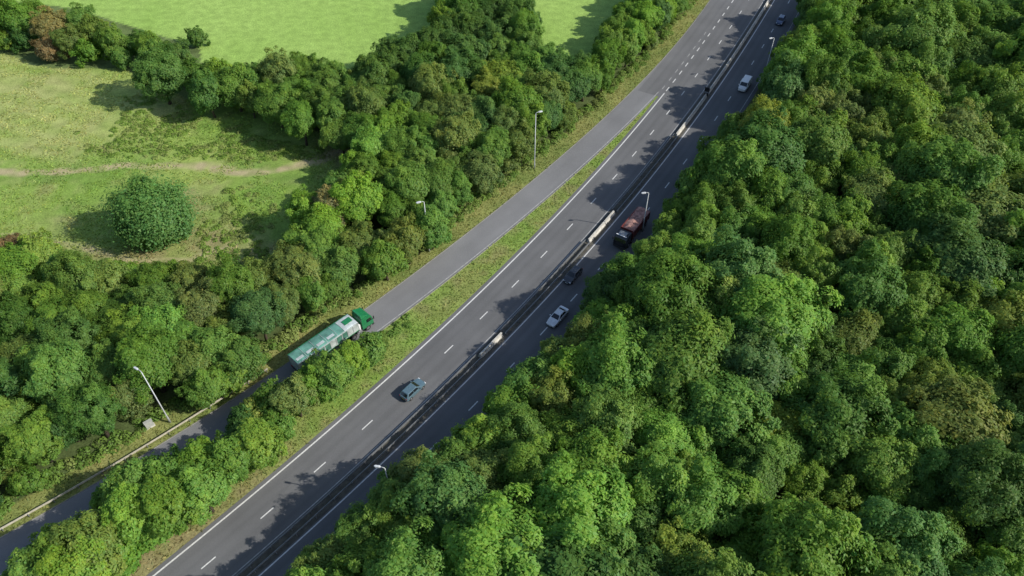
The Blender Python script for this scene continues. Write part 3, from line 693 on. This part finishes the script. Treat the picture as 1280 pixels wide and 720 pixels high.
def artic(px, py):
    x, y = G(px, py, 1.6); t = slip.near(x, y); x, y, tx, ty = slip.at(t, -2.6)
    root = empty('articulated_lorry', x, y, .02, math.atan2(ty, tx)); tag(root, 'green articulated lorry with muted teal and silver trailer on the slip road', 'lorry')
    lorry_cab(root, 7.4, M['green'], 1.22, 2.35, 2.2, .8)
    MB().box(3.9, 0, .85, 6.4, .9, .25).build('chassis', M['plastic'], root)
    MB().box(4.85, 0, 1.55, .3, 2.0, 1.1).build('catwalk_tank', M['whitep'], root, .05)
    for s in (-1, 1):
        wheel(root, 6.2, s*1.08, .5, .3); wheel(root, 3.4, s*1.0, .5, .5)
        for a in (-2.6, -3.9, -5.2): wheel(root, a, s*1.02, .5, .42)
        MB().box(4.6, s*.95, .7, 1.0, .4, .5).build('fuel_tank', M['steel'], root, .05)
    x0, x1, w, z0, z1 = -6.9, 4.5, 1.25, 1.2, 3.3
    tb = MB(); tb.loft([[(a, -w*.86, z0), (a, -w, z0+.35), (a, -w, z1), (a, w, z1), (a, w, z0+.35), (a, w*.86, z0)] for a in (x0, x1)])
    trailer = tb.build('trailer', M['sheet'], root, .03)
    for s in (-1, 1):
        k = 0; a = x0+.5
        while a < x1-.2:
            MB().box(a, s*(w+.035), (z0+.35+z1)/2, .12, .06, z1-z0-.4).build('rib', M['sheet'], trailer)
            if a < x1-3 and k % 3 != 2: MB().box(a+.55, s*(w+.018), (z0+.45+z1)/2, .86, .03, z1-z0-.62).build('side_panel', M['tealdark'], trailer)
            a += 1.1; k += 1
        MB().box((x0+x1)/2, s*(w+.05), z1-.05, x1-x0, .1, .16).build('top_rail', M['green' if s > 0 else 'sheet'], trailer)
        MB().box((x0+x1)/2, s*(w+.02), z0+.32, x1-x0-.2, .05, .12).build('side_stripe', M['green'], trailer)
    for nm_, a0, a1, mt, hh in (('tarpaulin', x0+.05, x1-2.6, 'teal', .16), ('front_cover', x1-2.55, x1-.05, 'sheet', .14)):
        sh = MB(); rg = []
        for i, a in enumerate(np.linspace(a0, a1, 3+int((a1-a0)*2))):
            b = .03*(i % 2); rg.append([(a, w*1.0*math.cos(q), z1+.03+(hh-b)*math.sin(q)) for q in np.linspace(0, math.pi, 9)])
        sh.loft(rg); sh.build(nm_, M[mt], trailer, 0, False)
    for i, a in enumerate(np.arange(x0+.9, x1-3, 1.9)):
        MB().box(a, -.62, z1+.19, 1.3, .5, .05).build('roof_panel', M['sheet'], trailer, .01)
    for a in np.arange(x0+1.85, x1-3, 1.9):
        q = MB(); q.tube([(a, w*.99*math.cos(u), z1+.05+.17*math.sin(u)) for u in np.linspace(.1, math.pi-.1, 7)], .035, 5); q.build('roof_strap', M['sheet'], trailer)
    MB().box(3.4, 0, z1+.22, 1.5, 1.0, .08).build('walkway', M['green'], trailer, .02)
    MB().box(4.3, 0, .98, .2, 2.3, .25).build('headboard_beam', M['plastic'], trailer)
    for s in (-1, 1): MB().box(x0-.03, s*.95, 1.0, .06, .4, .18).build('tail_light', M['tail'], trailer)
    MB().box(x0-.03, 0, .8, .08, 2.4, .14).build('bumper', M['plastic'], trailer)
    return root
artic(407, 422)
def tipper(px, py):
    x, y = G(px, py, 1.5); t = main.near(x, y); _, _, tx, ty = main.at(t)
    root = empty('tipper_lorry', x, y, .03, math.atan2(-ty, -tx)); tag(root, 'tipper lorry with black cab and maroon body carrying red earth', 'lorry')
    lorry_cab(root, 4.9, M['black'], 1.2, 2.1, 2.2, .8, False)
    MB().box(3.75, 0, 2.98, 1.0, 1.5, .07).build('roof_hatch', M['steel'], root, .02)
    MB().box(4.45, 0, 2.99, .18, 2.0, .1).build('light_bar', M['lamp'], root, .02)
    MB().box(0, 0, .9, 8.6, .9, .28).build('chassis', M['plastic'], root)
    bd = MB(); x0, x1, w, z0, z1 = -4.6, 2.35, 1.24, 1.15, 2.75
    for s in (-1, 1): bd.box((x0+x1)/2, s*w, (z0+z1)/2, x1-x0, .08, z1-z0)
    bd.box(x0, 0, (z0+z1)/2, .08, 2*w-.09, z1-z0); bd.box(x1, 0, (z0+z1)/2+.15, .08, 2*w-.09, z1-z0+.3); bd.box((x0+x1)/2, 0, z0+.04, x1-x0-.1, 2*w-.1, .08)
    body = bd.build('tipper_body', M['maroon'], root)
    for s in (-1, 1):
        for a in np.arange(x0+.4, x1, 1.1): MB().box(a, s*(w+.08), (z0+z1)/2, .1, .08, z1-z0).build('rib', M['maroon'], body)
        for a in (3.5, 2.0, -2.2, -3.5): wheel(root, a, s*1.02, .5, .4)
        MB().box(x0-.06, s*.9, .95, .06, .35, .16).build('tail_light', M['tail'], root)
    V = []; nx_, ny_ = 30, 11
    for i in range(nx_):
        for j in range(ny_):
            a = x0+.05+(x1-x0-.1)*i/(nx_-1); b = -w+.05+(2*w-.1)*j/(ny_-1)
            V.append((a, b, 2.15+.6*float(vnoise(a+20, b+20, 1.1, 4))+.25*float(vnoise(a+20, b+20, .4, 5))+.3*(1-(b/w)**2)))
    me = MB(); me.add(V, [(i*ny_+j, i*ny_+j+1, (i+1)*ny_+j+1, (i+1)*ny_+j) for i in range(nx_-1) for j in range(ny_-1)]); me.build('load', M['load'], body, 0, True)
tipper(790, 285)

# ------------------------------------------------------------ street furniture
def lamp(px, py, h, yaw, label, top=False):
    x, y = G(px, py, h if top else 0)
    root = empty('street_lamp', x, y, 0, yaw); tag(root, label, 'street lamp', 'street lamps along the road')
    MB().tube([(0, 0, 0), (0, 0, 1.3), (0, 0, 1.35), (0, 0, h-.1)], [.15, .14, .10, .065], 10).build('pole', M['pole'], root, 0, True)
    MB().tube([(0, 0, h-.15), (.08, 0, h), (.3, 0, h+.08), (.6, 0, h+.1)], [.065, .06, .055, .05], 8).build('arm', M['pole'], root, 0, True)
    ln = MB(); ln.loft([[(.5, -.08, h+.04), (.5, .08, h+.04), (.5, .07, h+.16), (.5, -.07, h+.16)], [(.7, -.16, h+.02), (.7, .16, h+.02), (.7, .13, h+.22), (.7, -.13, h+.22)],
                        [(1.2, -.16, h+.04), (1.2, .16, h+.04), (1.2, .12, h+.2), (1.2, -.12, h+.2)], [(1.35, -.08, h+.08), (1.35, .08, h+.08), (1.35, .06, h+.16), (1.35, -.06, h+.16)]])
    l = ln.build('lantern', M['lantern'], root); MB().box(.95, 0, h+.02, .45, .24, .05).build('lens', M['lens'], l)
lamp(668, 211, 13, R(20), 'tall grey street lamp on the left verge beside the upper slip road')
lamp(213, 528, 12, R(150), 'grey street lamp standing by the pale guardrail at lower left')
lamp(953, 103, 11, R(200), 'street lamp beside the white van at the top right of the road')
lamp(811, 241, 9, R(190), 'street lamp head rising from the trees above the maroon lorry', True)
lamp(481, 585, 10.5, R(170), 'street lamp head among the trees at the bottom of the right carriageway', True)
lamp(530, 252, 11.5, R(200), 'street lamp head poking out of the left tree belt', True)
x, y = G(188, 533); root = empty('roadside_cabinet', x, y, 0, R(40)); tag(root, 'grey roadside cabinet on the verge beside the lower left lamp', 'cabinet')
MB().box(0, 0, .06, 1.3, .7, .12).build('plinth', M['concrete'], root); MB().box(0, 0, .66, 1.1, .5, 1.06).build('cabinet_body', M['cabinet'], root, .02)
MB().box(0, 0, 1.22, 1.2, .6, .06).build('lid', M['cabinet'], root, .01); MB().box(.56, 0, .66, .02, .42, .9).build('door', M['steel'], root)
x, y, tx, ty = main.at(main.sp(883, 120), 0); root = empty('traffic_sign', x, y, .03, math.atan2(ty, tx)); tag(root, 'small black backed sign on a post in the central reserve', 'sign')
MB().tube([(0, 0, 0), (0, 0, 1.9)], .05).build('post', M['steel'], root); MB().box(-.08, 0, 1.7, .05, 1.1, 1.1).build('sign_plate', M['black'], root, .01)
MB().box(0, 0, .5, .5, .9, .9).build('base', M['black'], root, .03)

# ------------------------------------------------------------ light, sky, camera
EL = R(36); dx, dy = -.965, .26
d = Vector((dx*math.cos(EL), dy*math.cos(EL), -math.sin(EL)))
sun = bpy.data.lights.new('sun', 'SUN'); sun.energy = 5.0; sun.angle = R(.53); sun.color = (1, .95, .86)
so = bpy.data.objects.new('sun', sun); C.objects.link(so); so.rotation_euler = d.to_track_quat('-Z', 'Y').to_euler(); so.location = (60, 60, 90)
w = bpy.data.worlds.new('World'); scene.world = w; w.use_nodes = True; nt = w.node_tree; nt.nodes.clear()
sk = nt.nodes.new('ShaderNodeTexSky'); sk.sky_type = 'NISHITA'; sk.sun_disc = False; sk.sun_elevation = EL; sk.sun_rotation = math.atan2(-dx, -dy)
bg = nt.nodes.new('ShaderNodeBackground'); bg.inputs[1].default_value = .15; wo = nt.nodes.new('ShaderNodeOutputWorld')
nt.links.new(sk.outputs[0], bg.inputs[0]); nt.links.new(bg.outputs[0], wo.inputs[0])
cam = bpy.data.cameras.new('camera'); cam.sensor_width = 36; cam.lens = F/1280*36; cam.clip_end = 6000
co = bpy.data.objects.new('camera', cam); C.objects.link(co); co.location = (0, 0, H); co.rotation_euler = (math.pi/2-TH, 0, 0)
scene.camera = co
scene.view_settings.view_transform = 'Standard'; scene.view_settings.look = 'None'; scene.view_settings.exposure = 0
